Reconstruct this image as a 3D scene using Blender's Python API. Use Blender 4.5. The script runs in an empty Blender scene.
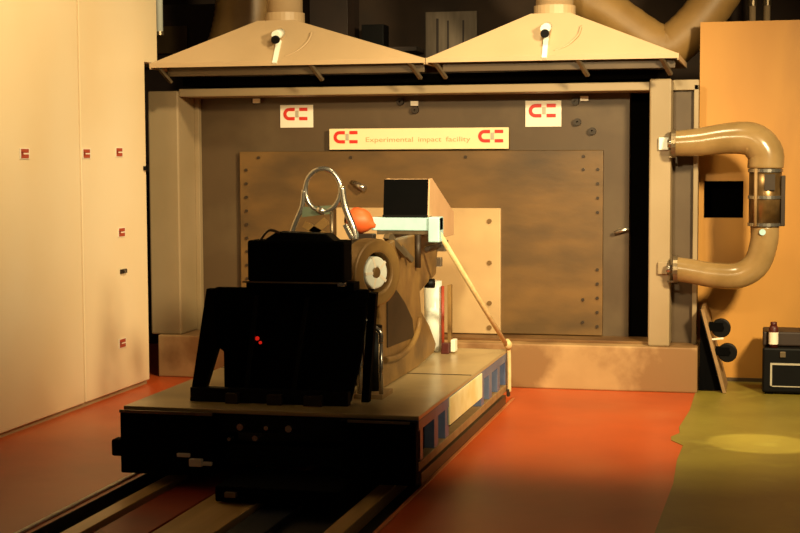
import bpy, bmesh, math, random
from mathutils import Vector, Matrix
random.seed(7)
S = bpy.context.scene
C = S.collection
R = math.radians

# ---------------------------------------------------------------- camera
cd = bpy.data.cameras.new('camera')
cd.lens = 68.58; cd.sensor_width = 36.0; cd.clip_end = 100
cam = bpy.data.objects.new('camera', cd); C.objects.link(cam)
cam.location = (0, 0, 1.7)
cam.rotation_euler = (R(85.834), R(0.25), R(13.434))
S.camera = cam

# ---------------------------------------------------------------- world, exposure, lights
w = bpy.data.worlds.new('world'); S.world = w; w.use_nodes = True
bg = w.node_tree.nodes['Background']
bg.inputs[0].default_value = (1.0, 0.70, 0.40, 1); bg.inputs[1].default_value = 0.05
S.view_settings.view_transform = 'Standard'; S.view_settings.look = 'None'
S.view_settings.gamma = 1.0; S.view_settings.exposure = 0.0
S.view_settings.use_curve_mapping = False

WARM = (1.0, 0.80, 0.44)
def spot(name, loc, target, power, size, blend, radius=0.15, color=WARM):
    l = bpy.data.lights.new(name, 'SPOT'); l.energy = power; l.color = color
    l.spot_size = R(size); l.spot_blend = blend; l.shadow_soft_size = radius
    o = bpy.data.objects.new(name, l); C.objects.link(o); o.location = loc
    d = Vector(target) - Vector(loc)
    o.rotation_euler = d.to_track_quat('-Z', 'Y').to_euler()
    return o
spot('hall_floodlight', (2.2, 5.4, 3.6), (-1.5, 10.8, 1.1), 3000, 56, 0.9, 0.3)
spot('hall_floodlight', (-1.2, 4.4, 3.0), (-2.0, 11.0, 1.6), 1150, 38, 0.9, 0.12)
spot('hall_floodlight', (-0.6, 6.8, 5.2), (-4.6, 8.8, 2.9), 1650, 60, 0.9, 0.2)
spot('hall_floodlight', (-1.2, 8.6, 5.5), (-1.5, 10.8, 0.0), 600, 70, 1.0, 0.3)
spot('added_floor_patch_light', (1.6, 8.0, 5.0), (0.0, 9.1, 0.0), 1300, 6.6, 0.2, 0.03, (1.0, 0.85, 0.45))  # narrow beam added only to make the bright patch on the olive floor

# ---------------------------------------------------------------- materials
def lin(h):
    h = h.lstrip('#'); v = [int(h[i:i+2], 16) / 255 for i in (0, 2, 4)]
    return tuple(c / 12.92 if c <= .04045 else ((c + .055) / 1.055) ** 2.4 for c in v) + (1,)
def mat(name, col, rough=.5, metal=0., col2=None, scale=4., detail=4., bump=0., stretch=(1, 1, 1), lo=.35, hi=.65,
        col3=None, scale3=1.0, lo3=.5, hi3=.7, trans=0., spec=None, emit=None):
    m = bpy.data.materials.new(name); m.use_nodes = True
    nt = m.node_tree; n = nt.nodes; L = nt.links
    b = n['Principled BSDF']
    b.inputs['Roughness'].default_value = rough; b.inputs['Metallic'].default_value = metal
    b.inputs['Base Color'].default_value = lin(col)
    if trans: b.inputs['Transmission Weight'].default_value = trans
    if spec is not None: b.inputs['Specular IOR Level'].default_value = spec
    if emit: b.inputs['Emission Color'].default_value = lin(emit[0]); b.inputs['Emission Strength'].default_value = emit[1]
    tc = n.new('ShaderNodeTexCoord'); mp = n.new('ShaderNodeMapping'); mp.inputs['Scale'].default_value = stretch
    L.new(tc.outputs['Object'], mp.inputs['Vector'])
    def noise(s, d):
        t = n.new('ShaderNodeTexNoise'); t.inputs['Scale'].default_value = s; t.inputs['Detail'].default_value = d
        L.new(mp.outputs['Vector'], t.inputs['Vector']); return t
    def mask(s, d, a, z):
        t = noise(s, d); r = n.new('ShaderNodeMapRange')
        r.inputs['From Min'].default_value = a; r.inputs['From Max'].default_value = z
        L.new(t.outputs['Fac'], r.inputs['Value']); return r.outputs['Result']
    last = None
    if col2:
        mx = n.new('ShaderNodeMix'); mx.data_type = 'RGBA'
        mx.inputs['A'].default_value = lin(col); mx.inputs['B'].default_value = lin(col2)
        L.new(mask(scale, detail, lo, hi), mx.inputs['Factor']); last = mx.outputs['Result']
    if col3:
        m3 = n.new('ShaderNodeMix'); m3.data_type = 'RGBA'
        if last: L.new(last, m3.inputs['A'])
        else: m3.inputs['A'].default_value = lin(col)
        m3.inputs['B'].default_value = lin(col3)
        L.new(mask(scale3, 6, lo3, hi3), m3.inputs['Factor']); last = m3.outputs['Result']
    if last: L.new(last, b.inputs['Base Color'])
    if bump:
        t = noise(scale * 6, 5); bp = n.new('ShaderNodeBump'); bp.inputs['Strength'].default_value = bump; bp.inputs['Distance'].default_value = .01
        L.new(t.outputs['Fac'], bp.inputs['Height']); L.new(bp.outputs['Normal'], b.inputs['Normal'])
    return m

M = dict(
    red_floor=mat('red_epoxy', '#c8541f', .38, col2='#b44818', scale=1.3, bump=.04, col3='#c86a38', scale3=.8, lo3=.52, hi3=.8),
    green_floor=mat('olive_epoxy', '#8c7c30', .42, col2='#7c6c28', scale=2.5, bump=.04, col3='#988a3a', scale3=5, lo3=.55, hi3=.8),
    pit=mat('track_pit', '#15100c', .7, col2='#221a12', scale=6),
    rail=mat('rail_steel', '#dcb880', .4, .05, col2='#b48e58', scale=2, stretch=(3, .3, 1)),
    rail_dark=mat('rail_dark_steel', '#4a3c28', .5, .4, col2='#6b5433', scale=2, stretch=(3, .3, 1)),
    redpaint=mat('red_paint', '#a03a1c', .5, col2='#8a3018', scale=3),
    bluepaint=mat('blue_paint', '#4c5878', .4, col2='#667088', scale=5, bump=.05),
    darkblue=mat('dark_blue_paint', '#141a26', .5, col2='#1c2230', scale=5),
    cream=mat('cream_panel', '#f0d8b0', .45, col2='#ecd0a4', scale=.8, col3='#f2dcb8', scale3=.5),
    seam=mat('panel_seam', '#a88d66', .6),
    darkwall=mat('dark_background_wall', '#3e2a18', .8, col2='#281a0e', scale=1.2),
    putty=mat('putty_paint', '#9c8666', .5, col2='#927c5a', scale=1.5, bump=.03),
    taupe=mat('taupe_panel', '#544028', .55, col2='#4a3720', scale=1.2, col3='#5a472e', scale3=2.5),
    rust=mat('mottled_steel_plate', '#744e26', .45, .15, col2='#5a3c1e', scale=3, detail=8, bump=.06, col3='#86643a', scale3=1.8, lo3=.5, hi3=.75),
    stained=mat('stained_steel_plate', '#76562c', .45, .15, col2='#5c4424', scale=3, detail=8, bump=.06, stretch=(.6, 1, 1.5), col3='#3c2e1e', scale3=1.1, lo3=.52, hi3=.72),
    sticker=mat('faded_red_print', '#b0482c', .5),
    pale=mat('pale_plate', '#c8a878', .45, .1, col2='#b8966a', scale=2, bump=.04),
    slot=mat('recess_shade_black', '#040302', .9, spec=.02),  # near-black that puts the shade of gaps and openings into colour
    concrete=mat('buff_plinth', '#bc9868', .6, col2='#a88456', scale=2.2, bump=.08, col3='#86623a', scale3=1.6, lo3=.52, hi3=.62),
    hood=mat('hood_sheet_metal', '#b89c78', .45, col2='#ae926e', scale=1.2),
    hose=mat('tan_plastic_hose', '#b09060', .22, col2='#96784a', scale=4, trans=.25, bump=.02),
    hose_hi=mat('clear_tan_hose', '#a07c48', .45, col2='#866434', scale=3, trans=.15),
    tubing=mat('brown_duct_metal', '#8a6a40', .3, .6, col2='#5a4226', scale=8),
    ply=mat('orange_plywood', '#c68c3a', .55, col2='#b87e30', scale=1.4, stretch=(1, 1, .4), bump=.03, col3='#a8702c', scale3=2, lo3=.55, hi3=.8),
    black=mat('matt_black', '#020202', .8, col2='#040303', scale=6, spec=.06),
    black2=mat('satin_black', '#070606', .5, col2='#0b0a09', scale=6, spec=.15),
    chrome=mat('bright_steel', '#b8b0a4', .25, .9),
    steel=mat('dull_steel', '#8c7c64', .35, .7, col2='#6e5c44', scale=5),
    deck=mat('worn_deck_plate', '#b09a70', .3, .25, col2='#bea678', scale=3, bump=.04, col3='#8c7650', scale3=1.6, lo3=.5, hi3=.75),
    brown=mat('bronze_casting', '#94723f', .4, .2, col2='#7c5c34', scale=5, bump=.1, col3='#4a3420', scale3=3, lo3=.5, hi3=.75),
    brown_dark=mat('dark_bronze', '#38291a', .5, .3, col2='#2a1e12', scale=6),
    cyan=mat('pale_cyan_paint', '#b8dce0', .4, col2='#a8ccd0', scale=6),
    beige=mat('beige_cover', '#c8a078', .5, col2='#bc946c', scale=4),
    orange=mat('orange_rubber', '#e0642e', .5, col2='#d45826', scale=6),
    rope=mat('straw_rope', '#dcc08c', .7, col2='#ccb078', scale=30, bump=.2),
    white=mat('white_card', '#f0e4d0', .5, col2='#ece0ca', scale=6),
    greyp=mat('grey_print', '#b0a590', .5),
    whitem=mat('white_enamel', '#eef0e4', .35, col2='#e4e6da', scale=4),
    signred=mat('red_print', '#d02818', .5),
    printtan=mat('tan_print', '#b89a68', .5),
    bannerm=mat('cream_banner', '#f2dcae', .5, col2='#f0d8a8', scale=3),
    yellow=mat('pale_yellow_board', '#fff2c0', .5, col2='#ecd890', scale=6),
    sagegreen=mat('sage_fabric', '#5c6650', .7),
    darkred=mat('dark_red_plastic', '#4a1712', .45),
    woodedge=mat('board_edge_wood', '#9a7a50', .6, col2='#88683f', scale=12),
    greyboard=mat('grey_sheet', '#7a6a58', .6, col2='#6a5b4a', scale=3, stretch=(8, 1, 1)),
    brownbox=mat('brown_cabinet', '#33231a', .6, col2='#2a1c14', scale=4),
    led=mat('red_lamp', '#ff2010', .4, emit=('#ff2a18', .5)),
    skirting=mat('dark_skirting', '#4a3820', .6),
    kerb=mat('worn_orange_edge', '#c87844', .5, col2='#b86a3a', scale=5),
)

# ---------------------------------------------------------------- helpers
ORIG = {}
def box(bm, x0, x1, y0, y1, z0, z1, mi=0):
    v = [bm.verts.new(p) for p in ((x0,y0,z0),(x1,y0,z0),(x1,y1,z0),(x0,y1,z0),(x0,y0,z1),(x1,y0,z1),(x1,y1,z1),(x0,y1,z1))]
    for f in ((0,3,2,1),(4,5,6,7),(0,1,5,4),(1,2,6,5),(2,3,7,6),(3,0,4,7)):
        fc = bm.faces.new([v[i] for i in f]); fc.material_index = mi
    return v
def obox(bm, a, b, wx, wz, ref=(0, 0, 1)):
    """bar of section wx * wz from a to b"""
    a, b = Vector(a), Vector(b); d = (b - a).normalized(); s = d.cross(Vector(ref))
    if s.length < 1e-4: s = d.cross(Vector((1, 0, 0)))
    s.normalize(); u = s.cross(d).normalized()
    vs = []
    for p in (a, b):
        for i, j in ((-1,-1),(1,-1),(1,1),(-1,1)): vs.append(bm.verts.new(p + s * i * wx / 2 + u * j * wz / 2))
    for f in ((0,1,2,3),(7,6,5,4),(0,4,5,1),(1,5,6,2),(2,6,7,3),(3,7,4,0)): bm.faces.new([vs[i] for i in f])
def prism(bm, pts, axis, lo, hi):
    """polygon pts in the plane across axis ('x': (y,z), 'y': (x,z), 'z': (x,y)), extruded lo..hi"""
    def P(p, t): return {'x': (t, p[0], p[1]), 'y': (p[0], t, p[1]), 'z': (p[0], p[1], t)}[axis]
    A = [bm.verts.new(P(p, lo)) for p in pts]; B = [bm.verts.new(P(p, hi)) for p in pts]
    n = len(pts); bm.faces.new(A); bm.faces.new(B[::-1])
    for i in range(n): bm.faces.new([A[i], B[i], B[(i+1) % n], A[(i+1) % n]])
def tube(bm, pts, rad, seg=16, cap=True, ripple=0):
    pts = [Vector(p) for p in pts]; rs = rad if isinstance(rad, (list, tuple)) else [rad] * len(pts)
    rings = []; ref = None
    for i, p in enumerate(pts):
        d = (pts[min(i+1, len(pts)-1)] - pts[max(i-1, 0)]).normalized()
        if ref is None: ref = d.orthogonal().normalized()
        ref = (ref - d * ref.dot(d)).normalized(); s = d.cross(ref)
        r = rs[i] * (1 + (ripple if i % 2 else 0))
        rings.append([bm.verts.new(p + (ref * math.cos(2*math.pi*k/seg) + s * math.sin(2*math.pi*k/seg)) * r) for k in range(seg)])
    for a, b in zip(rings, rings[1:]):
        for k in range(seg): f = bm.faces.new([a[k], a[(k+1) % seg], b[(k+1) % seg], b[k]]); f.smooth = True
    if cap: bm.faces.new(rings[0][::-1]); bm.faces.new(rings[-1])
def ring(bm, c, axis, r0, r1, t, seg=32):
    """flat annulus / disc (r0 = 0) around axis with thickness t"""
    a = Vector(axis).normalized(); u = a.orthogonal().normalized(); v = a.cross(u); c = Vector(c)
    def circ(r, h): return [bm.verts.new(c + a * h + (u * math.cos(2*math.pi*k/seg) + v * math.sin(2*math.pi*k/seg)) * r) for k in range(seg)]
    o0, o1 = circ(r1, -t/2), circ(r1, t/2)
    if r0 > 0:
        i0, i1 = circ(r0, -t/2), circ(r0, t/2)
        for k in range(seg):
            q = (k+1) % seg
            bm.faces.new([o0[k], o0[q], o1[q], o1[k]]); bm.faces.new([i0[q], i0[k], i1[k], i1[q]])
            bm.faces.new([o1[k], o1[q], i1[q], i1[k]]); bm.faces.new([o0[q], o0[k], i0[k], i0[q]])
    else:
        bm.faces.new(o0[::-1]); bm.faces.new(o1)
        for k in range(seg): q = (k+1) % seg; bm.faces.new([o0[k], o0[q], o1[q], o1[k]])
def smooth_path(pts, n=8):
    P = [Vector(p) for p in pts]; P = [2*P[0]-P[1]] + P + [2*P[-1]-P[-2]]; out = []
    for i in range(1, len(P)-2):
        for k in range(n):
            t = k / n; a, b, c, d = P[i-1], P[i], P[i+1], P[i+2]
            out.append(.5 * ((2*b) + (c-a)*t + (2*a-5*b+4*c-d)*t*t + (3*b-a-3*c+d)*t*t*t))
    out.append(P[-2]); return out

def obj(name, bm, m, parent=None, bevel=0.):
    """bmesh in world coordinates -> one mesh object"""
    bmesh.ops.recalc_face_normals(bm, faces=bm.faces[:])
    if parent is not None: org = Vector(ORIG[parent.name])
    else:
        xs = [v.co for v in bm.verts]
        org = Vector(((min(v.x for v in xs)+max(v.x for v in xs))/2, (min(v.y for v in xs)+max(v.y for v in xs))/2, min(v.z for v in xs)))
    for v in bm.verts: v.co -= org
    me = bpy.data.meshes.new(name); bm.to_mesh(me); bm.free()
    for mm in (m if isinstance(m, (list, tuple)) else [m]): me.materials.append(M[mm])
    o = bpy.data.objects.new(name, me); C.objects.link(o); ORIG[o.name] = org
    if parent is not None: o.parent = parent
    else: o.location = org
    if bevel:
        b = o.modifiers.new('bevel', 'BEVEL'); b.width = bevel; b.segments = 2; b.limit_method = 'ANGLE'
    return o
def part(name, m, parent, fn, bevel=0.):
    bm = bmesh.new(); fn(bm); return obj(name, bm, m, parent, bevel)
def bpart(name, m, parent, *b, bevel=.003):
    return part(name, m, parent, lambda bm: [box(bm, *q) for q in (b if isinstance(b[0], (tuple, list)) else [b])], bevel)
def tag(o, label, cat, group=None, kind=None):
    o['label'] = label
    if cat: o['category'] = cat
    if group: o['group'] = group
    if kind: o['kind'] = kind
    return o
def thing(name, label, cat, loc, group=None):
    o = bpy.data.objects.new(name, None); C.objects.link(o); o.location = loc; o.empty_display_size = .1
    ORIG[o.name] = Vector(loc); return tag(o, label, cat, group)
def struct(name, m, fn, label=None, bevel=0.):
    o = part(name, m, None, fn, bevel); o['kind'] = 'structure'
    if label: o['label'] = label
    return o
def copy_at(src, delta, parent):
    c = src.copy(); C.objects.link(c); c.parent = parent; c.location = src.location + Vector(delta); return c

# ---------------------------------------------------------------- structure
XL, XR = -3.22, -1.70          # edges of the sled track
def pit_liner(bm):
    box(bm, XL, XL + .006, -.5, 10.5, -.2, -.001); box(bm, XR - .006, XR, -.5, 10.5, -.2, -.001)
def floor_fn(bm):
    box(bm, -5.6, XL, -.5, 13.6, -.2, 0)
    box(bm, XR, 3.4, -.5, 13.6, -.2, 0)
    box(bm, XL, XR, 10.5, 13.6, -.2, 0)
struct('floor', 'red_floor', floor_fn, 'glossy orange red painted floor either side of the sled track')
struct('trim_1', 'pit', lambda bm: box(bm, XL, XR, -.5, 10.5, -.2, -.07), 'dark sunken bed of the sled track')
struct('trim_6', 'pit', pit_liner, 'dark side linings of the sunken sled track')
struct('trim_2', 'green_floor', lambda bm: prism(bm, [(-.46,11.6),(-.465,10.2),(-.50,9.55),(-.485,9.35),(-.53,9.22),(-.52,9.10),(-.445,8.95),(-.455,8.5),(-.44,7.9),(-.462,6.8),(-.47,4.5),(-.46,-.4),(3.3,-.4),(3.3,11.6)], 'z', .0005, .003),
       'olive green painted floor area on the right')
def wl(bm):
    box(bm, -4.62, -4.48, 3.0, 9.49, .03, 4.2)
    box(bm, -4.62, -4.48, 9.515, 10.62, .03, 4.2)
    box(bm, -4.62, -4.485, 10.62, 10.88, 2.40, 4.2)
struct('wall_left', 'cream', wl, 'tall cream wall of two smooth panels', .006)
struct('trim_3', 'seam', lambda bm: (box(bm, -4.6, -4.5, 9.485, 9.52, .03, 4.2), box(bm, -4.6, -4.495, 3.0, 10.6, 0, .035)), 'narrow seam and foot strip of the cream wall')
struct('wall_back', 'darkwall', lambda bm: box(bm, -6.5, 3.4, 13.6, 13.75, -.2, 5.0), 'dark wall far behind the machine')
struct('wall_left.001', 'darkwall', lambda bm: box(bm, -6.5, -6.35, 10.4, 13.6, -.2, 5.0), 'dark side wall behind the cream panels')
# plywood wall with its square opening
def plyf(bm):
    x0, x1, z0, z1 = -.44, -.152, 1.225, 1.5
    box(bm, -.478, x0, 11.6, 11.66, 0.03, 2.675); box(bm, x1, 1.6, 11.6, 11.66, 0.03, 2.675)
    box(bm, x0, x1, 11.6, 11.66, 0.03, z0); box(bm, x0, x1, 11.6, 11.66, z1, 2.675)
pw = struct('wall_right', 'ply', plyf, 'orange plywood wall with a square black opening')
struct('trim_4', 'skirting', lambda bm: box(bm, -.478, 1.6, 11.585, 11.66, 0, .03), 'dark foot strip of the plywood wall')
struct('trim_5', 'slot', lambda bm: (box(bm, -.5, -.1, 11.9, 11.92, 1.15, 1.6), box(bm, -.5, -.48, 11.66, 11.9, 1.15, 1.6), box(bm, -.12, -.1, 11.66, 11.9, 1.15, 1.6), box(bm, -.5, -.1, 11.66, 11.92, 1.13, 1.15), box(bm, -.5, -.1, 11.66, 11.92, 1.6, 1.62)), 'black box standing in for the shade inside the square opening')  # darkness behind the opening is painted as a black box

# ---------------------------------------------------------------- track rails
def rail(name, m, x0, x1, z1, label, y1=10.45, z0=-.07):
    o = part(name, m, None, lambda bm: box(bm, x0, x1, -.4, y1, z0, z1), .004)
    return tag(o, label, 'rail')
rail('edge_strip', 'white', XL - .055, XL - .03, .012, 'thin white metal strip edging the left side of the sled track', z0=0)['category'] = 'strip'
rail('guide_rail', 'rail', -3.09, -3.00, .0, 'narrow tan steel rail beside the black slot, leftmost in the sled track')
rail('guide_rail', 'redpaint', -2.97, -2.72, -.015, 'flat red painted rail left of the widest tan rail')
rail('guide_rail', 'rail', -2.70, -2.42, -.01, 'widest tan steel rail in the sled track')
rail('guide_rail', 'darkblue', -2.40, -2.22, -.03, 'dark blue painted rail near the middle of the sled track')
rail('guide_rail', 'rail', -1.93, -1.84, -.005, 'tan steel rail near the right edge of the sled track')
rail('edge_strip', 'kerb', XR + .0, XR + .022, .006, 'thin buff strip edging the right side of the sled track', z0=0)['category'] = 'strip'

# ---------------------------------------------------------------- barrier
YF, YP = 11.0, 11.4
bar = thing('impact_barrier', 'wide putty coloured steel barrier with taupe panel standing on a buff plinth', 'barrier', (-2.6, 11.2, 0))
bpart('plinth', 'concrete', bar, -4.55, -.45, 10.96, 11.55, 0, .325, bevel=.01)
bpart('post', 'putty', bar, -4.62, -4.372, YF, 11.55, .325, 2.20, bevel=.012)
bpart('post', 'putty', bar, -.803, -.65, YF, 11.55, .325, 2.235, bevel=.012)
bpart('top_beam', 'putty', bar, -4.372, -.803, 11.02, 11.55, 2.155, 2.215, bevel=.006)
bpart('back_panel', 'taupe', bar, -4.372, -.975, YP, 11.46, .325, 2.155)
bpart('recess_shade', 'slot', bar, (-.975, -.803, 11.53, 11.549, .325, 2.155), bevel=0)  # black sheet stands in for the shade in the gap beside the post
bpart('side_panel', 'taupe', bar, -.65, -.50, 11.25, 11.3, .325, 2.17)
bpart('side_frame', 'putty', bar, (-.502, -.468, 11.2, 11.3, .0, 2.2), (-.65, -.468, 11.2, 11.3, 2.16, 2.235), bevel=.005)
bpart('inner_strip', 'putty', bar, -4.372, -4.335, 11.34, YP, .325, 2.155)
bpart('ledge', 'rust', bar, -4.0, -.803, 11.1, 11.4, .325, .345)
# big mottled plate (its own thing: bolted plate)
pl = thing('steel_plate', 'large mottled brown bolted steel plate on the barrier panel', 'plate', (-2.6, 11.37, .33))
bpart('plate', 'stained', pl, -4.005, -1.165, 11.35, YP - .001, .35, 1.735, bevel=.006)
def bolt_fn(x, y, z, r=.014):
    return lambda bm: ring(bm, (x, y, z), (0, 1, 0), 0, r, .016, 10)
b0 = part('bolt', 'brown_dark', pl, bolt_fn(-3.95, 11.345, .42, .012))
spots = []
for i in range(12):
    z = .42 + i * .1065
    if i: spots.append((-3.95, z))
    if not 4 < i < 8: spots.append((-1.203, z))
for x in (-3.845, -3.1, -2.2, -1.31): spots.append((x, 1.687))
for z in (.45, .62, 1.59): spots.append((-1.31, z))
for x, z in spots: copy_at(b0, (x + 3.95, 0, z - .42), pl)
pp = thing('steel_plate', 'smaller pale buff steel plate bolted over the mottled plate', 'plate', (-2.56, 11.33, .35))
bpart('plate', 'pale', pp, -3.21, -1.927, 11.31, 11.349, .35, 1.302, bevel=.006)
b1 = part('bolt', 'brown', pp, bolt_fn(-2.011, 11.305, 1.205, .018))
for x, z in ((-2.011, .89), (-2.011, .585), (-2.011, .40), (-3.12, 1.205), (-3.12, .89), (-2.58, 1.205)):
    copy_at(b1, (x + 2.011, 0, z - 1.205), pp)

# signs with the red mark
def logo(parent, cx, y, cz, s):
    """open bracket with two short bars"""
    def f(bm):
        t = .26 * s
        pts = []
        for k in range(9):
            a = R(90 + 180 * k / 8); pts.append((cx - .62*s + math.cos(a) * .55*s, cz + math.sin(a) * .55*s))
        inner = []
        for k in range(9):
            a = R(270 - 180 * k / 8); inner.append((cx - .62*s + math.cos(a) * .26*s, cz + math.sin(a) * .26*s))
        outer = [(cx - .12*s, cz + .55*s)] + pts + [(cx - .12*s, cz - .55*s), (cx - .12*s, cz - .26*s)] + inner + [(cx - .12*s, cz + .26*s)]
        prism(bm, outer, 'y', y - .003, y)
        box(bm, cx + .3*s, cx + 1.05*s, y - .003, y, cz + .26*s, cz + .55*s)
        box(bm, cx + .3*s, cx + 1.05*s, y - .003, y, cz - .55*s, cz - .26*s)
    part('red_mark', 'signred', parent, f)
    bpart('grey_mark', 'greyp', parent, cx - .06*s, cx + .24*s, y - .003, y, cz - .3*s, cz + .3*s, bevel=0)
def sign(x0, x1, z0, z1, y, label):
    t = thing('sign', label, 'sign', ((x0+x1)/2, y, z0))
    bpart('board', 'white', t, x0, x1, y - .008, y, z0, z1, bevel=.002)
    return t
SY = YP
s = sign(-3.68, -3.413, 1.92, 2.095, SY - .001, 'small white sign with a red mark near the left end of the taupe panel'); logo(s, -3.55, SY - .010, 2.025, .088)
s = sign(-1.753, -1.482, 1.91, 2.105, SY - .001, 'small white sign with a red mark near the right end of the taupe panel'); logo(s, -1.62, SY - .010, 2.03, .092)
bn = thing('banner', 'long cream banner with a red mark at each end and a line of small print', 'banner', (-2.57, SY, 1.745))
bpart('board', 'bannerm', bn, -3.265, -1.87, SY - .07, SY - .05, 1.747, 1.907, bevel=.002)
bpart('backing_strip', 'rust', bn, -3.265, -1.87, SY - .05, SY - .001, 1.755, 1.90)
logo(bn, -3.13, SY - .071, 1.842, .086); logo(bn, -2.0, SY - .071, 1.842, .086)
def text(name, body, cx, y, cz, size, m, parent, width=None):
    cu = bpy.data.curves.new(name, 'FONT'); cu.body = body; cu.size = size; cu.extrude = .0012; cu.align_x = 'CENTER'; cu.align_y = 'CENTER'
    tmp = bpy.data.objects.new('tmp', cu); C.objects.link(tmp)
    dg = bpy.context.evaluated_depsgraph_get(); me = bpy.data.meshes.new_from_object(tmp.evaluated_get(dg))
    C.objects.unlink(tmp); bpy.data.objects.remove(tmp)
    bm = bmesh.new(); bm.from_mesh(me)
    xs = [v.co.x for v in bm.verts]; k = width / (max(xs) - min(xs)) if width else 1
    for v in bm.verts: v.co = Vector((cx + v.co.x * k, y - v.co.z, cz + v.co.y))
    return obj(name, bm, m, parent)
text('lettering', 'Experimental', -2.79, SY - .0715, 1.82, .052, 'printtan', bn, width=.37)
text('lettering', 'impact', -2.475, SY - .0715, 1.82, .052, 'printtan', bn, width=.18)
text('lettering', 'facility', -2.255, SY - .0715, 1.82, .052, 'printtan', bn, width=.19)

# small sensors / fittings on the taupe panel
def fitting(x, z, label, cap=None):
    t = thing('panel_socket', label, 'socket', (x, YP, z - .02))
    part('body', 'brown_dark', t, lambda bm: ring(bm, (x, YP - .02, z), (0, 1, 0), .008, .028, .038, 16))
    if cap: bpart('tag_card', 'white', t, x + cap[0] - .03, x + cap[0] + .03, YP - .045, YP - .04, z + cap[1] - .018, z + cap[1] + .018, bevel=0)
    return t
G = 'round sockets in the taupe panel'
fitting(-2.598, 2.045, 'round dark socket under a small pink white tag at the top middle of the panel', (.0, .05))
fitting(-2.715, 2.11, 'small dark round socket just left of the tagged socket above the banner', None)
fitting(-1.377, 2.095, 'dark round socket with a small white tag at its upper right, beside right sign', (.07, .02))
fitting(-1.361, 1.943, 'dark round socket without tag, middle one of the trio right of the right sign')
fitting(-1.249, 1.875, 'dark round socket with a short pin, lowest right of the right sign')
fitting(-3.881, 2.13, 'small socket with pale pink tag near the upper left corner of the taupe panel', (.02, .0))
hd = thing('lever_handle', 'short bright steel lever sticking out of the dark panel edge beside right post', 'handle', (-1.0, YP, 1.14))
part('lever', 'chrome', hd, lambda bm: tube(bm, [(-1.08, YP - .05, 1.12), (-.97, YP - .06, 1.155)], .014, 12))
part('mount', 'steel', hd, lambda bm: tube(bm, [(-1.04, YP, 1.145), (-1.04, YP - .05, 1.145)], .012, 12))
hd = thing('lever_handle', 'short pale lever on the mottled plate right of the ring frame', 'handle', (-3.0, 11.35, 1.45))
part('lever', 'chrome', hd, lambda bm: tube(bm, [(-3.06, 11.30, 1.49), (-2.97, 11.27, 1.45)], [.022, .026], 12))
part('mount', 'steel', hd, lambda bm: tube(bm, [(-3.09, 11.35, 1.495), (-3.05, 11.30, 1.485)], .018, 12))

# ---------------------------------------------------------------- stickers on the cream wall
def sticker(y, z, label):
    t = thing('wall_sticker', label, 'sticker', (-4.48, y, z - .03), 'square stickers on the cream wall')
    bpart('card', 'white', t, -4.479, -4.476, y - .065, y + .065, z - .034, z + .034, bevel=0)
    bpart('red_print', 'sticker', t, (-4.477, -4.4745, y - .05, y + .05, z + .005, z + .029), (-4.477, -4.4745, y - .05, y + .05, z - .029, z - .005), (-4.477, -4.4745, y - .05, y - .02, z - .01, z + .01), bevel=0)
sticker(8.70, 1.722, 'red and white sticker alone on the nearer cream panel, furthest left')
sticker(9.59, 1.722, 'red and white sticker just right of the seam of the cream wall')
sticker(10.13, 1.732, 'red and white sticker high on the far cream panel near its right edge')
sticker(10.15, 1.16, 'red and white sticker halfway up the far cream panel above the dark catch')
sticker(10.13, .363, 'red and white sticker low on the far cream panel near the floor')
hc = thing('door_catch', 'small dark metal catch with pale end set in the far cream panel', 'catch', (-4.48, 10.17, .87))
bpart('plate', 'brown_dark', hc, -4.479, -4.465, 10.11, 10.21, .865, .895)
bpart('button', 'chrome', hc, -4.465, -4.455, 10.15, 10.17, .87, .89)
hc = thing('black_bracket', 'small black bracket at the right edge of the cream wall', 'bracket', (-4.48, 10.6, 1.62))
bpart('leaf', 'black2', hc, -4.479, -4.46, 10.56, 10.62, 1.60, 1.63)
bpart('pin', 'black2', hc, -4.46, -4.45, 10.59, 10.60, 1.59, 1.64, bevel=0)

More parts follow.
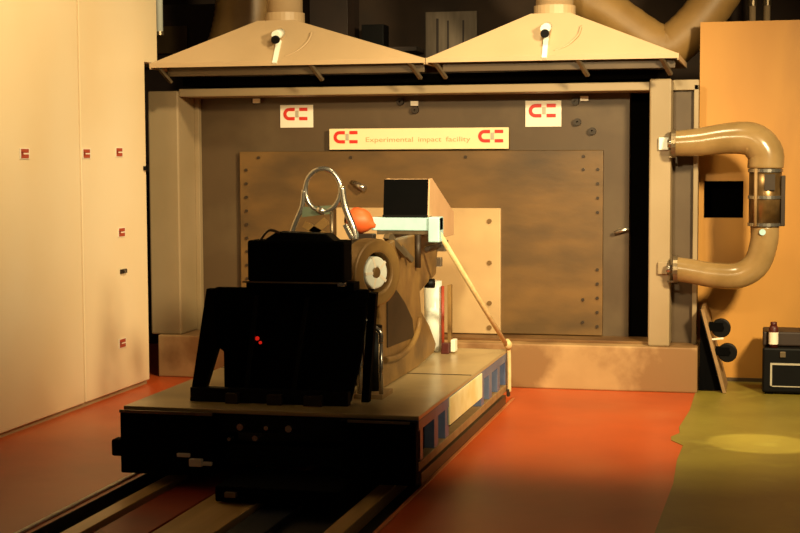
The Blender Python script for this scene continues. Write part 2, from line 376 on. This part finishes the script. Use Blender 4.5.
# ---------------------------------------------------------------- hoods
def hood(xa, xb, xp, label, lampx):
    t = thing('extraction_hood', label, 'hood', ((xa+xb)/2, 11.0, 2.28), 'extraction hoods above the barrier')
    y0, y1, z0 = 10.62, 11.75, 2.385
    yc, zc, r = 11.15, 2.70, .14
    def cano(bm):
        base = [bm.verts.new(p) for p in ((xa, y0, z0), (xb, y0, z0), (xb, y1, z0), (xa, y1, z0))]
        top = [bm.verts.new(p) for p in ((xp - r, y0 + .22, zc), (xp + r, y0 + .22, zc), (xp + r, yc + r, zc), (xp - r, yc + r, zc))]
        for k in range(4): q = (k+1) % 4; bm.faces.new([base[k], base[q], top[q], top[k]])
        bm.faces.new(top)
    part('canopy', 'hood', t, cano)
    bpart('rim', 'hood', t, (xa, xb, y0 - .006, y0 + .01, z0 - .03, z0 + .004), (xa, xb, y1 - .01, y1, z0 - .04, z0), (xa, xa + .012, y0, y1, z0 - .04, z0), (xb - .012, xb, y0, y1, z0 - .04, z0), bevel=0)
    bpart('under_frame', 'taupe', t, (xa + .1, xb - .03, y0 + .1, y0 + .13, 2.295, 2.36), bevel=.002)
    for fx in (xa + .09, (xa + xb)/2 + .22, xb - .09):
        part('hanger', 'steel', t, lambda bm, fx=fx: (obox(bm, (fx - .03, y0 + .02, 2.36), (fx + .03, y0 + .12, 2.25), .03, .02), ))
    part('duct_collar', 'hood', t, lambda bm: ring(bm, (xp, (y0 + .22 + yc + r)/2, zc + .03), (0, 0, 1), .135, .15, .08, 28))
    part('riser', 'hood', t, lambda bm: tube(bm, [(xp, (y0 + .22 + yc + r)/2, zc - .02), (xp, (y0 + .22 + yc + r)/2, 3.7)], .135, 28))
    # clamp lamp on the sloping face
    k = part('clamp', 'whitem', t, lambda bm: (obox(bm, (lampx, y0 - .01, 2.37), (lampx, y0 + .10, 2.54), .035, .02), tube(bm, [(lampx, y0 + .14, 2.60), (lampx, y0 + .02, 2.575)], .033, 16)))
    part('dark_cap', 'black2', k, lambda bm: tube(bm, [(lampx, y0 + .03, 2.545), (lampx, y0 + .0, 2.54)], .03, 16))
    part('strap_handle', 'hood', t, lambda bm: tube(bm, smooth_path([(lampx + .06, y0 + .03, 2.42), (lampx + .15, y0 + .05, 2.46), (lampx + .22, y0 + .09, 2.53), (lampx + .24, y0 + .13, 2.60)]), .007, 8))
hood(-4.44, -2.35, -3.53, 'left tan sheet metal extraction hood with sloping sides above the barrier', -3.465)
hood(-2.345, -.58, -1.49, 'right tan sheet metal extraction hood with sloping sides above the barrier', -1.50)
bpart_rail = tag(part('gap_shade_strip', 'slot', None, lambda bm: box(bm, -4.33, -.69, 11.0, 11.5, 2.237, 2.30)), 'black strip standing in for the shaded gap between barrier top and hoods', 'shade strip')  # shade under the hoods made as a solid black strip

# big flexible hoses behind the hoods
def hose(label, pts, r, m, cuffs=True, sub=8):
    P = smooth_path(pts, sub)
    t = thing('flexible_hose', label, 'hose', tuple(P[0]))
    part('hose_body', m, t, lambda bm: tube(bm, P, r, 22, ripple=.025))
    if cuffs:
        for a, b in ((P[0], P[1]), (P[-1], P[-2])):
            d = (b - a).normalized()
            part('hose_cuff', 'steel', t, lambda bm, a=a, d=d: tube(bm, [a - d * .005, a + d * .05], r * 1.08 if not isinstance(r, list) else .1, 22))
    return t
hose('wide tan flexible hose sagging behind the right extraction hood', [(-1.75, 11.95, 3.3), (-1.50, 11.95, 2.98), (-1.18, 11.95, 2.78), (-.80, 11.95, 2.53), (-.62, 11.95, 2.60), (-.38, 11.95, 2.88), (-.15, 11.95, 3.3)], .165, 'hose_hi')
hose('brown flexible hose curving behind the left extraction hood', [(-4.15, 12.0, 3.4), (-4.14, 12.0, 2.95), (-4.18, 12.0, 2.70), (-4.25, 12.0, 2.5)], .27, 'hose_hi')
# hose loop at the right end of the barrier
YH = 10.93
up = thing('flexible_hose', 'upper glossy tan hose bending down from the barrier post to the duct', 'hose', (-.62, YH, 1.78))
part('hose_body', 'hose', up, lambda bm: tube(bm, smooth_path([(-.63, YH, 1.775), (-.45, YH, 1.785), (-.25, YH, 1.81), (-.09, YH, 1.80), (.0, YH, 1.71), (.005, YH, 1.602)], 8), [.088 + .035 * min(1, i / 28) for i in range(41)], 24, ripple=.012))
part('hose_cuff', 'steel', up, lambda bm: ring(bm, (-.625, YH, 1.775), (1, 0, 0), .08, .1, .03, 24))
lo = thing('flexible_hose', 'lower glossy tan hose curling from the duct back to the barrier post', 'hose', (-.6, YH, .87))
part('hose_body', 'hose', lo, lambda bm: tube(bm, smooth_path([(.005, YH, 1.198), (.0, YH, 1.08), (-.05, YH, .93), (-.17, YH, .85), (-.35, YH, .85), (-.5, YH, .875), (-.61, YH, .89)], 8), [.098 - .012 * min(1, i / 40) for i in range(49)], 24, ripple=.012))
part('hose_cuff', 'steel', lo, lambda bm: ring(bm, (-.605, YH, .888), (1, 0, 0), .08, .097, .03, 24))
part('screw_clip', 'cyan', lo, lambda bm: ring(bm, (-.01, YH - .1, 1.16), (0, 1, 0), 0, .022, .02, 12))
dc = thing('metal_duct', 'upright brown metal duct section between the two tan hoses', 'duct', (0, YH, 1.2))
part('duct_body', 'tubing', dc, lambda bm: tube(bm, [(.005, YH, 1.20), (.005, YH, 1.60)], .112, 28))
for z in (1.21, 1.40, 1.585): part('clamp_band', 'chrome', dc, lambda bm, z=z: ring(bm, (.005, YH, z), (0, 0, 1), .11, .12, .022, 28))
part('inspection_plate', 'brown_dark', dc, lambda bm: box(bm, .0, .07, YH - .125, YH - .10, 1.45, 1.56))
part('latch', 'brown_dark', dc, lambda bm: (box(bm, .11, .14, YH - .06, YH - .02, 1.2, 1.55)), .004)
part('tie_rod', 'woodedge', dc, lambda bm: tube(bm, [(-.06, YH - .11, 1.2), (-.06, YH - .11, 1.6)], .012, 10))
for z, lb in ((1.775, 'square steel socket block on the right post beside the upper hose'), (.89, 'square steel socket block on the right post beside the lower hose')):
    f = thing('hose_socket', lb, 'socket', (-.70, YF, z - .04))
    bpart('block', 'whitem' if z > 1 else 'putty', f, -.735, -.665, YF - .03, YF, z - .045, z + .045, bevel=.006)
    part('nipple', 'chrome', f, lambda bm, z=z: tube(bm, [(-.67, YH, z), (-.63, YH, z)], .03, 14))
    bpart('bracket', 'steel', f, -.665, -.61, YF - .05, YF - .03, z - .1, z - .085, bevel=.002)

# ---------------------------------------------------------------- equipment behind the hoods
bx = thing('equipment_cabinet', 'dark brown cabinet far left behind the hood with a paler door', 'cabinet', (-5.15, 12.9, 0))
bpart('body', 'brownbox', bx, -5.6, -4.75, 12.9, 13.5, .001, 3.05)
bpart('door', 'rail_dark', bx, -5.30, -5.02, 12.87, 12.9, 2.62, 2.86)
bpart('shelf', 'rail_dark', bx, -5.6, -4.75, 12.85, 12.9, 2.50, 2.53)
gp = thing('hanging_sheet', 'grey ribbed sheet hanging in the dark above the valley between hoods', 'sheet', (-2.7, 13.59, 2.5))
bpart('sheet', 'greyboard', gp, -3.0, -2.53, 13.58, 13.6, 2.45, 2.99, bevel=0)
bpart('fold', 'brownbox', gp, (-2.90, -2.88, 13.57, 13.58, 2.5, 2.93), (-2.80, -2.785, 13.57, 13.58, 2.5, 2.91), (-2.66, -2.645, 13.57, 13.58, 2.5, 2.91), bevel=0)
pc = thing('control_cabinet', 'dark brown control cabinet behind and right of the left hood riser', 'cabinet', (-3.65, 13.2, 0))
bpart('body', 'brownbox', pc, -3.95, -3.60, 13.1, 13.5, .001, 3.2)
bpart('shelf', 'brownbox', pc, -3.6, -3.0, 13.2, 13.5, 2.62, 2.66)
bpart('small_box', 'black2', pc, -3.5, -3.3, 13.2, 13.4, 2.66, 2.86)
for x, lb in ((-.115, 'left one of two pale vertical pipes above the plywood wall'), (.0, 'right one of two pale vertical pipes above the plywood wall')):
    t = thing('vertical_pipe', lb, 'pipe', (x, 12.9, 2.3))
    part('pipe', 'hood', t, lambda bm, x=x: tube(bm, [(x, 12.9, 2.3), (x, 12.9, 4.5)], .028, 16))
    part('coupling', 'steel', t, lambda bm, x=x: ring(bm, (x, 12.9, 2.93), (0, 0, 1), .02, .036, .05, 16))
t = thing('vertical_pipe', 'white upright tube standing in for the strip of light beyond the top right end of the cream wall', 'pipe', (-4.78, 11.6, 2.6))
part('pipe', 'whitem', t, lambda bm: tube(bm, [(-4.76, 11.6, 2.70), (-4.76, 11.6, 4.5)], .03, 16))  # white tube put in place of an upright strip of light
part('end_cap', 'steel', t, lambda bm: ring(bm, (-4.76, 11.6, 2.69), (0, 0, 1), 0, .036, .03, 16))

# ---------------------------------------------------------------- sled
X0, X1, Y0, Y1, ZD = -3.25, -1.665, 7.35, 10.05, .40
sl = thing('test_sled', 'low steel crash test sled with worn tan deck and blue frame on the track', 'sled', (-2.42, 8.7, -.05))
bpart('deck_plate', 'deck', sl, X0, X1, Y0, Y1, ZD - .022, ZD, bevel=.004)
bpart('deck_joint', 'brown_dark', sl, X0 + .01, X1 - .01, 8.80, 8.815, ZD, ZD + .002, bevel=0)
for x in (X0, X1 - .06):
    bpart('side_beam', 'bluepaint', sl, x, x + .06, Y0, Y1, ZD - .075, ZD - .022)
    bpart('lower_beam', 'woodedge', sl, x, x + .06, Y0, Y1, .12, .165)
    for y in (Y0 + .02, 7.74, 8.02, 9.10, 9.38, 9.68, Y1 - .06):
        bpart('upright', 'bluepaint', sl, x, x + .055, y, y + .10, .165, ZD - .075)
    bpart('skid_beam', 'rail_dark', sl, x + .01, x + .05, Y0 + .1, Y1, .03, .09)
bpart('sign_plate', 'yellow', sl, X1 - .004, X1 + .006, 8.10, 9.08, .225, .375, bevel=.002)
for a, b, dd in ((X0, -2.74, .35), (-2.06, X1 - .005, .06)):
    bpart('end_box', 'black', sl, a, b, Y0 - .05, Y0 + dd, .055, ZD - .024, bevel=.008)
bpart('end_lip', 'steel', sl, (X0, -2.74, Y0 - .055, Y0 - .045, ZD - .028, ZD - .012), (-2.02, -1.70, Y0 - .055, Y0 - .045, ZD - .034, ZD - .022), bevel=0)
bpart('end_beam', 'black2', sl, (-2.74, -2.06, Y0 + .02, Y0 + .1, .28, ZD - .024), (-2.74, -2.06, Y0 + .1, Y0 + .2, .1, .2))
bpart('cross_beam', 'black2', sl, (X0 + .06, X1 - .06, 8.2, 8.3, .15, .37), (X0 + .06, X1 - .06, 9.2, 9.3, .15, .37))
bpart('belly_pan', 'black', sl, X0 + .08, X1 - .08, Y0 + .3, Y1 - .02, .06, .10)
bpart('side_lug', 'black', sl, X0 - .075, X0, Y0, Y0 + .08, .13, .22, bevel=.012)
for x, z, r_ in ((-2.60, .315, .018), (-2.46, .315, .012), (-2.34, .315, .018), (-2.66, .25, .01), (-2.52, .26, .015)):
    part('bolt', 'chrome', sl, lambda bm: ring(bm, (x, Y0 + .0, z), (0, 1, 0), 0, r_, .05, 12))
bpart('coupling_bracket', 'white', sl, (-2.93, -2.86, Y0 - .07, Y0 - .05, .155, .175), (-2.86, -2.79, Y0 - .08, Y0 - .05, .11, .15), (-2.79, -2.74, Y0 - .07, Y0 - .05, .115, .135), bevel=.004)
for x in (-3.045, -1.885):
    for y in (7.7, 9.7):
        wv = part('wheel', 'black2', sl, lambda bm, x=x, y=y: ring(bm, (x, y, .075), (1, 0, 0), .02, .075, .05, 28), .004)
        part('wheel_hub', 'steel', wv, lambda bm, x=x, y=y: ring(bm, (x, y, .075), (1, 0, 0), 0, .025, .07, 16))
bpart('tow_arm', 'black', sl, -2.62, -1.98, Y0 - .35, Y0 + .1, .0, .08, bevel=.01)
bpart('tow_plate', 'steel', sl, -2.56, -2.50, Y0 - .38, Y0 - .351, .03, .055)

# black rig on the sled: leaning support with head box
rg = thing('barrier_rig', 'black leaning steel rig with a boxed head, seen from behind on the sled', 'rig', (-2.5, 7.6, ZD))
YB = 7.62
def leanY(z): return YB + (z - ZD) * .10
def panel(bm):
    z0, z1 = ZD + .01, 1.0
    A = [(-2.79, z0), (-2.10, z0), (-2.05, .62), (-2.01, z1), (-2.855, z1), (-2.86, .70), (-2.80, .66)]
    f = [bm.verts.new((x, leanY(z), z)) for x, z in A]; b = [bm.verts.new((x, leanY(z) + .05, z)) for x, z in A]
    bm.faces.new(f); bm.faces.new(b[::-1])
    for i in range(7): q = (i+1) % 7; bm.faces.new([f[i], b[i], b[q], f[q]])
part('support_panel', 'black', rg, panel, .004)
part('side_strut', 'black', rg, lambda bm: prism(bm, [(-2.975, ZD + .001), (-2.87, ZD + .001), (-2.885, .475), (-2.818, .68), (-2.83, 1.0), (-2.872, 1.0)], 'y', YB - .03, YB + .03), .003)
part('side_strut', 'black', rg, lambda bm: obox(bm, (-2.04, YB + .12, ZD), (-1.985, YB + .08, .985), .04, .05, (0, 1, 0)))
for x0, x1 in ((-2.66, -2.61), (-2.40, -2.33)):
    part('rib', 'black2', rg, lambda bm, x0=x0, x1=x1: obox(bm, (x0, leanY(.42) - .02, .42), (x1, leanY(.96) - .02, .96), .025, .03, (0, 1, 0)))
bpart('base_beam', 'black2', rg, -2.96, -2.09, YB - .06, YB + .0, ZD, ZD + .075)
for a, b in ((-2.75, -2.68), (-2.52, -2.44), (-2.32, -2.22)):
    bpart('base_foot', 'brown_dark', rg, a, b, YB - .1, YB - .06, ZD, ZD + .055)
hb = bpart('head_box', 'black', rg, -2.635, -2.11, YB - .05, YB + .12, 1.045, 1.26, bevel=.012)
def hump(bm): prism(bm, [(-2.56, 1.255), (-2.16, 1.255), (-2.21, 1.295), (-2.48, 1.305)], 'y', YB - .03, YB + .1)
part('box_lid', 'black2', hb, hump, .006)
part('lid_wire', 'steel', hb, lambda bm: tube(bm, smooth_path([(-2.57, YB - .03, 1.26), (-2.52, YB - .03, 1.312), (-2.46, YB - .03, 1.30)]), .007, 8))
bpart('neck', 'black', rg, -2.66, -2.07, YB, YB + .12, .995, 1.04)
bpart('bright_edge', 'steel', rg, -2.66, -2.12, YB - .06, YB - .045, 1.038, 1.046, bevel=0)
part('corner_clip', 'chrome', rg, lambda bm: box(bm, -2.14, -2.10, YB - .07, YB - .03, 1.025, 1.045), .003)
part('indicator_lamp', 'led', rg, lambda bm: (ring(bm, (-2.61, leanY(.73) - .008, .735), (0, 1, 0), 0, .011, .01, 12), ring(bm, (-2.592, leanY(.71) - .008, .713), (0, 1, 0), 0, .008, .01, 12)))

# shiny damper beside the rig
dm = thing('damper', 'upright black damper with bright steel rod just right of the black rig', 'damper', (-2.06, 7.95, ZD))
part('cylinder', 'black2', dm, lambda bm: tube(bm, [(-2.06, 7.98, ZD), (-2.06, 7.98, .78)], .05, 20))
part('rod', 'chrome', dm, lambda bm: tube(bm, [(-1.985, 7.85, ZD + .02), (-1.985, 7.85, .70)], .012, 12))
part('rod', 'chrome', dm, lambda bm: tube(bm, [(-2.10, 7.84, ZD + .02), (-2.10, 7.84, .72)], .016, 12))
part('pipe_elbow', 'chrome', dm, lambda bm: tube(bm, smooth_path([(-1.985, 7.85, .70), (-1.99, 7.85, .76), (-2.05, 7.85, .80), (-2.10, 7.85, .86)]), .014, 12))
part('foot', 'woodedge', dm, lambda bm: box(bm, -2.13, -1.97, 7.82, 8.06, ZD, ZD + .025), .003)

# bronze fixture
fx = thing('vehicle_body_fixture', 'brown metal body section with round bright hub clamped behind the black rig', 'fixture', (-2.25, 8.8, ZD))
def fx_side(bm):
    prism(bm, [(8.15, ZD), (9.05, ZD), (9.55, .43), (9.62, .48), (9.42, .62), (9.18, .74), (9.14, .86), (9.62, .93), (9.70, 1.19), (9.2, 1.22), (8.5, 1.22), (8.2, 1.2), (8.1, .9), (8.15, .8)], 'x', -2.10, -2.06)
part('side_plate', 'brown', fx, fx_side, .01)
part('inner_body', 'brown_dark', fx, lambda bm: prism(bm, [(8.25, ZD), (9.0, ZD), (9.15, .85), (9.5, 1.0), (9.55, 1.16), (8.25, 1.16)], 'x', -2.29, -2.10), .02)
part('pocket_shade', 'brown_dark', fx, lambda bm: prism(bm, [(8.28, .62), (8.95, .60), (8.9, .72), (8.7, .84), (8.45, .95), (8.28, .96)], 'x', -2.062, -2.052), .004)  # raised dark plate stands in for a shaded recess in the side plate
part('curved_rib', 'brown', fx, lambda bm: tube(bm, smooth_path([(-2.05, 8.2, .56), (-2.045, 8.5, .54), (-2.045, 8.8, .56), (-2.045, 9.0, .63), (-2.05, 9.08, .70)]), .018, 10))
AX = Vector((.88, -.47, 0)).normalized(); HC = Vector((-2.085, 8.03, 1.065))
hub = part('hub_ring', 'brown', fx, lambda bm: ring(bm, HC, AX, .11, .185, .11, 40), .012)
part('hub_ring', 'brown_dark', fx, lambda bm: ring(bm, HC - AX * .06, AX, 0, .18, .08, 40))
hd_ = part('hub_disc', 'whitem', hub, lambda bm: ring(bm, HC + AX * .01, AX, .03, .088, .07, 36), .01)
part('hub_cap', 'brown', hub, lambda bm: ring(bm, HC + AX * .012, AX, 0, .03, .07, 16), .004)
def spokes(bm):
    for k in range(5):
        a = R(72 * k + 20); u = Vector((0, 0, 1)); v = AX.cross(u)
        obox(bm, HC + AX * .04 + (u * math.cos(a) + v * math.sin(a)) * .03, HC + AX * .04 + (u * math.cos(a) + v * math.sin(a)) * .09, .016, .012, AX)
part('spokes', 'white', hub, spokes)
part('top_bracket', 'steel', fx, lambda bm: obox(bm, (-2.10, 8.45, 1.24), (-2.03, 8.6, 1.12), .04, .03))
part('top_bracket', 'steel', fx, lambda bm: obox(bm, (-2.12, 8.6, 1.24), (-2.02, 8.75, 1.08), .025, .03))
part('strut', 'brown_dark', fx, lambda bm: tube(bm, [(-2.04, 9.0, 1.22), (-2.04, 9.0, 1.02)], .018, 10))
part('strut', 'brown_dark', fx, lambda bm: tube(bm, [(-2.04, 9.25, 1.12), (-2.04, 9.65, 1.12)], .016, 10))
bpart('clevis', 'chrome', fx, -2.06, -2.0, 9.62, 9.72, 1.08, 1.15, bevel=.004)
bpart('clevis', 'chrome', fx, -2.07, -2.03, 9.63, 9.68, .98, 1.04, bevel=.004)
part('pivot', 'black2', fx, lambda bm: tube(bm, [(-2.09, 9.42, .89), (-2.03, 9.42, .89)], .03, 16))
part('white_cylinder', 'whitem', fx, lambda bm: tube(bm, [(-2.135, 9.86, .87), (-2.135, 9.86, .402)], [.06, .055], 20))
part('red_rod', 'redpaint', fx, lambda bm: tube(bm, [(-2.06, 9.82, .84), (-2.06, 9.82, .40)], .011, 10))
bpart('rear_leg', 'brown', fx, -2.045, -2.02, 9.90, 9.95, ZD, .84)
part('cable_gland', 'darkred', fx, lambda bm: (box(bm, -2.05, -2.0, 9.72, 9.79, ZD, ZD + .07), ), .004)
part('cable_gland', 'white', fx, lambda bm: (box(bm, -1.995, -1.965, 9.76, 9.84, ZD + .01, ZD + .09), ), .004)

# cyan beam with post
cb = thing('cross_bar', 'pale cyan painted bar lying across the top of the brown fixture', 'beam', (-2.2, 9.05, 1.22))
bpart('bar', 'cyan', cb, -2.33, -1.905, 9.0, 9.10, 1.245, 1.325, bevel=.005)
bpart('end_plate', 'cyan', cb, -1.975, -1.905, 8.985, 9.115, 1.175, 1.328, bevel=.008)
bpart('packing', 'steel', cb, -2.3, -1.98, 9.01, 9.10, 1.22, 1.245)

# camera box / hooded screen
mo = thing('hooded_screen', 'black square screen in a beige tapered hood on top of the cyan bar', 'screen', (-2.2, 9.1, 1.32))
def hoodside(bm, x0, x1): prism(bm, [(9.02, 1.33), (9.05, 1.555), (9.12, 1.56), (9.78, 1.33), (9.78, 1.18), (9.12, 1.18), (9.12, 1.33)], 'x', x0 + .06, x1 + .06)
part('cover', 'beige', mo, lambda bm: hoodside(bm, -2.055, -2.035), .004)
part('cover', 'beige', mo, lambda bm: hoodside(bm, -2.32, -2.30), .004)
part('cover_top', 'beige', mo, lambda bm: prism(bm, [(9.06, 1.54), (9.06, 1.558), (9.78, 1.33), (9.78, 1.31)], 'x', -2.24, -1.995))
part('screen_face', 'black', mo, lambda bm: prism(bm, [(9.0, 1.33), (9.03, 1.555), (9.06, 1.555), (9.03, 1.33)], 'x', -2.258, -1.985), .003)
part('bezel', 'black2', mo, lambda bm: (box(bm, -2.26, -1.98, 8.995, 9.01, 1.327, 1.34),))

# ring frame
rf = thing('ring_frame', 'upright bright metal ring on splayed legs behind the black head box', 'frame', (-2.5, 8.6, ZD))
rc = Vector((-2.52, 8.6, 1.50))
part('ring', 'chrome', rf, lambda bm: tube(bm, [rc + Vector((math.cos(R(a)) * .108, 0, math.sin(R(a)) * .125)) for a in range(0, 361, 12)], .015, 12, cap=False))
part('leg', 'chrome', rf, lambda bm: tube(bm, smooth_path([rc + Vector((-.115, 0, .0)), rc + Vector((-.13, 0, -.10)), rc + Vector((-.19, 0, -.25)), rc + Vector((-.20, 0, -.42))]), .016, 10))
part('leg', 'chrome', rf, lambda bm: tube(bm, smooth_path([rc + Vector((.115, 0, .02)), rc + Vector((.135, 0, -.10)), rc + Vector((.19, 0, -.25)), rc + Vector((.20, 0, -.42))]), .020, 10))
part('leg', 'steel', rf, lambda bm: tube(bm, [rc + Vector((.045, .02, -.1)), rc + Vector((.05, .02, -.42))], .012, 10))
part('web_plate', 'sagegreen', rf, lambda bm: prism(bm, [(rc.x - .12, 1.40), (rc.x + .05, 1.41), (rc.x + .04, 1.36), (rc.x - .13, 1.34)], 'y', 8.59, 8.61))
part('collar', 'chrome', rf, lambda bm: tube(bm, [rc + Vector((-.03, -.02, -.11)), rc + Vector((.02, -.02, -.13))], .02, 10))
part('cross_link', 'brown', rf, lambda bm: (obox(bm, rc + Vector((-.16, .01, -.33)), rc + Vector((.02, .01, -.18)), .05, .02, (0, 1, 0)), obox(bm, rc + Vector((-.12, .01, -.20)), rc + Vector((.03, .01, -.28)), .04, .02, (0, 1, 0))))
part('column', 'brown_dark', rf, lambda bm: (box(bm, -2.72, -2.68, 8.56, 8.64, ZD, 1.12), box(bm, -2.35, -2.31, 8.56, 8.64, 1.16, 1.20), box(bm, -2.74, -2.3, 8.58, 8.63, 1.08, 1.12)))
part('bright_bracket', 'chrome', rf, lambda bm: obox(bm, (-2.37, 8.54, 1.30), (-2.33, 8.54, 1.22), .04, .02))

oc = thing('orange_buffer', 'orange rounded rubber buffer between the ring frame and cyan bar', 'buffer', (-2.32, 8.8, 1.22))
def buf(bm):
    prof = [(-.10, .045), (-.085, .07), (-.05, .082), (0, .085), (.04, .075), (.075, .05), (.10, .022), (.12, .012)]
    tube(bm, [(-2.345 + a * .75, 8.8, 1.31 - a * .25) for a, r in prof], [r * .9 for a, r in prof], 24)
part('rubber_body', 'orange', oc, buf)
part('end_washer', 'chrome', oc, lambda bm: ring(bm, (-2.425, 8.8, 1.33), (1, 0, -.2), 0, .04, .02, 20))
part('mount', 'brown_dark', oc, lambda bm: box(bm, -2.40, -2.26, 8.76, 8.84, 1.17, 1.235), .004)

# stay rope
rp = thing('stay_rope', 'taut straw coloured rope slanting from the cyan bar to the rear deck corner', 'rope', (-1.68, 10.0, ZD))
part('rope', 'rope', rp, lambda bm: tube(bm, [(-1.92, 9.05, 1.23), (-1.78, 9.55, .80), (-1.655, 9.98, .43)], .016, 10, ripple=.05))
part('rope_tail', 'rope', rp, lambda bm: tube(bm, smooth_path([(-1.655, 9.98, .44), (-1.648, 10.0, .40), (-1.645, 10.0, .25), (-1.645, 10.0, .12)]), .014, 10))
part('knot', 'rope', rp, lambda bm: tube(bm, [(-1.655, 9.96, .47), (-1.65, 9.98, .44), (-1.65, 10.0, .41)], [.018, .03, .018], 12))
part('tie_hook', 'brown_dark', rp, lambda bm: box(bm, -1.66, -1.64, 9.98, 10.02, .09, .14), .004)

# ---------------------------------------------------------------- right hand things
dl = thing('wheeled_dolly', 'wooden dolly board on edge with black castors leaning against the barrier end', 'dolly', (-.3, 11.1, 0))
def dboard(bm):
    A = [(-.272, .004), (-.247, .004), (-.407, .60), (-.432, .60)]
    prism(bm, A, 'y', 10.98, 11.5)
part('board', 'woodedge', dl, dboard, .003)
part('board_face', 'black2', dl, lambda bm: prism(bm, [(-.279, .01), (-.2725, .01), (-.4325, .595), (-.439, .595)], 'y', 10.985, 11.5))
for z in (.475, .30):
    x = -.247 - (z / .6) * .16
    c = part('castor', 'black2', dl, lambda bm, x=x, z=z: ring(bm, (x + .085, 11.03, z - .01), (0, 1, 0), .015, .068, .05, 28), .008)
    for yf in (10.995, 11.057): bpart('fork', 'black', c, x, x + .10, yf, yf + .008, z - .03, z + .03, bevel=.002)
part('opening_shade', 'black', dl, lambda bm: prism(bm, [(-.442, .01), (-.285, .01), (-.435, .555)], 'y', 11.06, 11.08))  # black triangle added for the dark opening between board and barrier
part('strap', 'white', dl, lambda bm: obox(bm, (-.355, 11.0, .385), (-.27, 11.0, .395), .012, .012))

cs = thing('equipment_case', 'black equipment case on the green floor by the plywood wall', 'case', (.2, 11.2, 0))
bpart('body', 'black2', cs, .0, .50, 11.0, 11.4, .015, .335, bevel=.015)
bpart('lid', 'brownbox', cs, .0, .50, 11.08, 11.4, .338, .44, bevel=.012)
part('front_frame', 'greyp', cs, lambda bm: (box(bm, .055, .45, 10.99, 11.0, .215, .228), box(bm, .055, .068, 10.99, 11.0, .06, .215), box(bm, .055, .45, 10.99, 11.0, .06, .066)))
part('latch', 'steel', cs, lambda bm: (box(bm, .12, .16, 10.985, 11.0, .27, .31), box(bm, .34, .38, 10.985, 11.0, .27, .31)), .003)
for x in (.05, .45): part('foot', 'black', cs, lambda bm, x=x: (box(bm, x - .03, x + .03, 11.02, 11.08, 0, .016), box(bm, x - .03, x + .03, 11.32, 11.38, 0, .016)))
bt = thing('spray_can', 'small can with pale label and dark red cap standing on the case ledge', 'can', (.055, 11.04, .335))
part('can_body', 'darkred', bt, lambda bm: tube(bm, [(.075, 11.04, .335), (.075, 11.04, .47), (.075, 11.04, .49)], [.032, .032, .024], 20))
part('label_wrap', 'white', bt, lambda bm: ring(bm, (.075, 11.04, .40), (0, 0, 1), .031, .0335, .085, 20))
part('cap', 'darkred', bt, lambda bm: tube(bm, [(.075, 11.04, .485), (.075, 11.04, .515)], .022, 16))
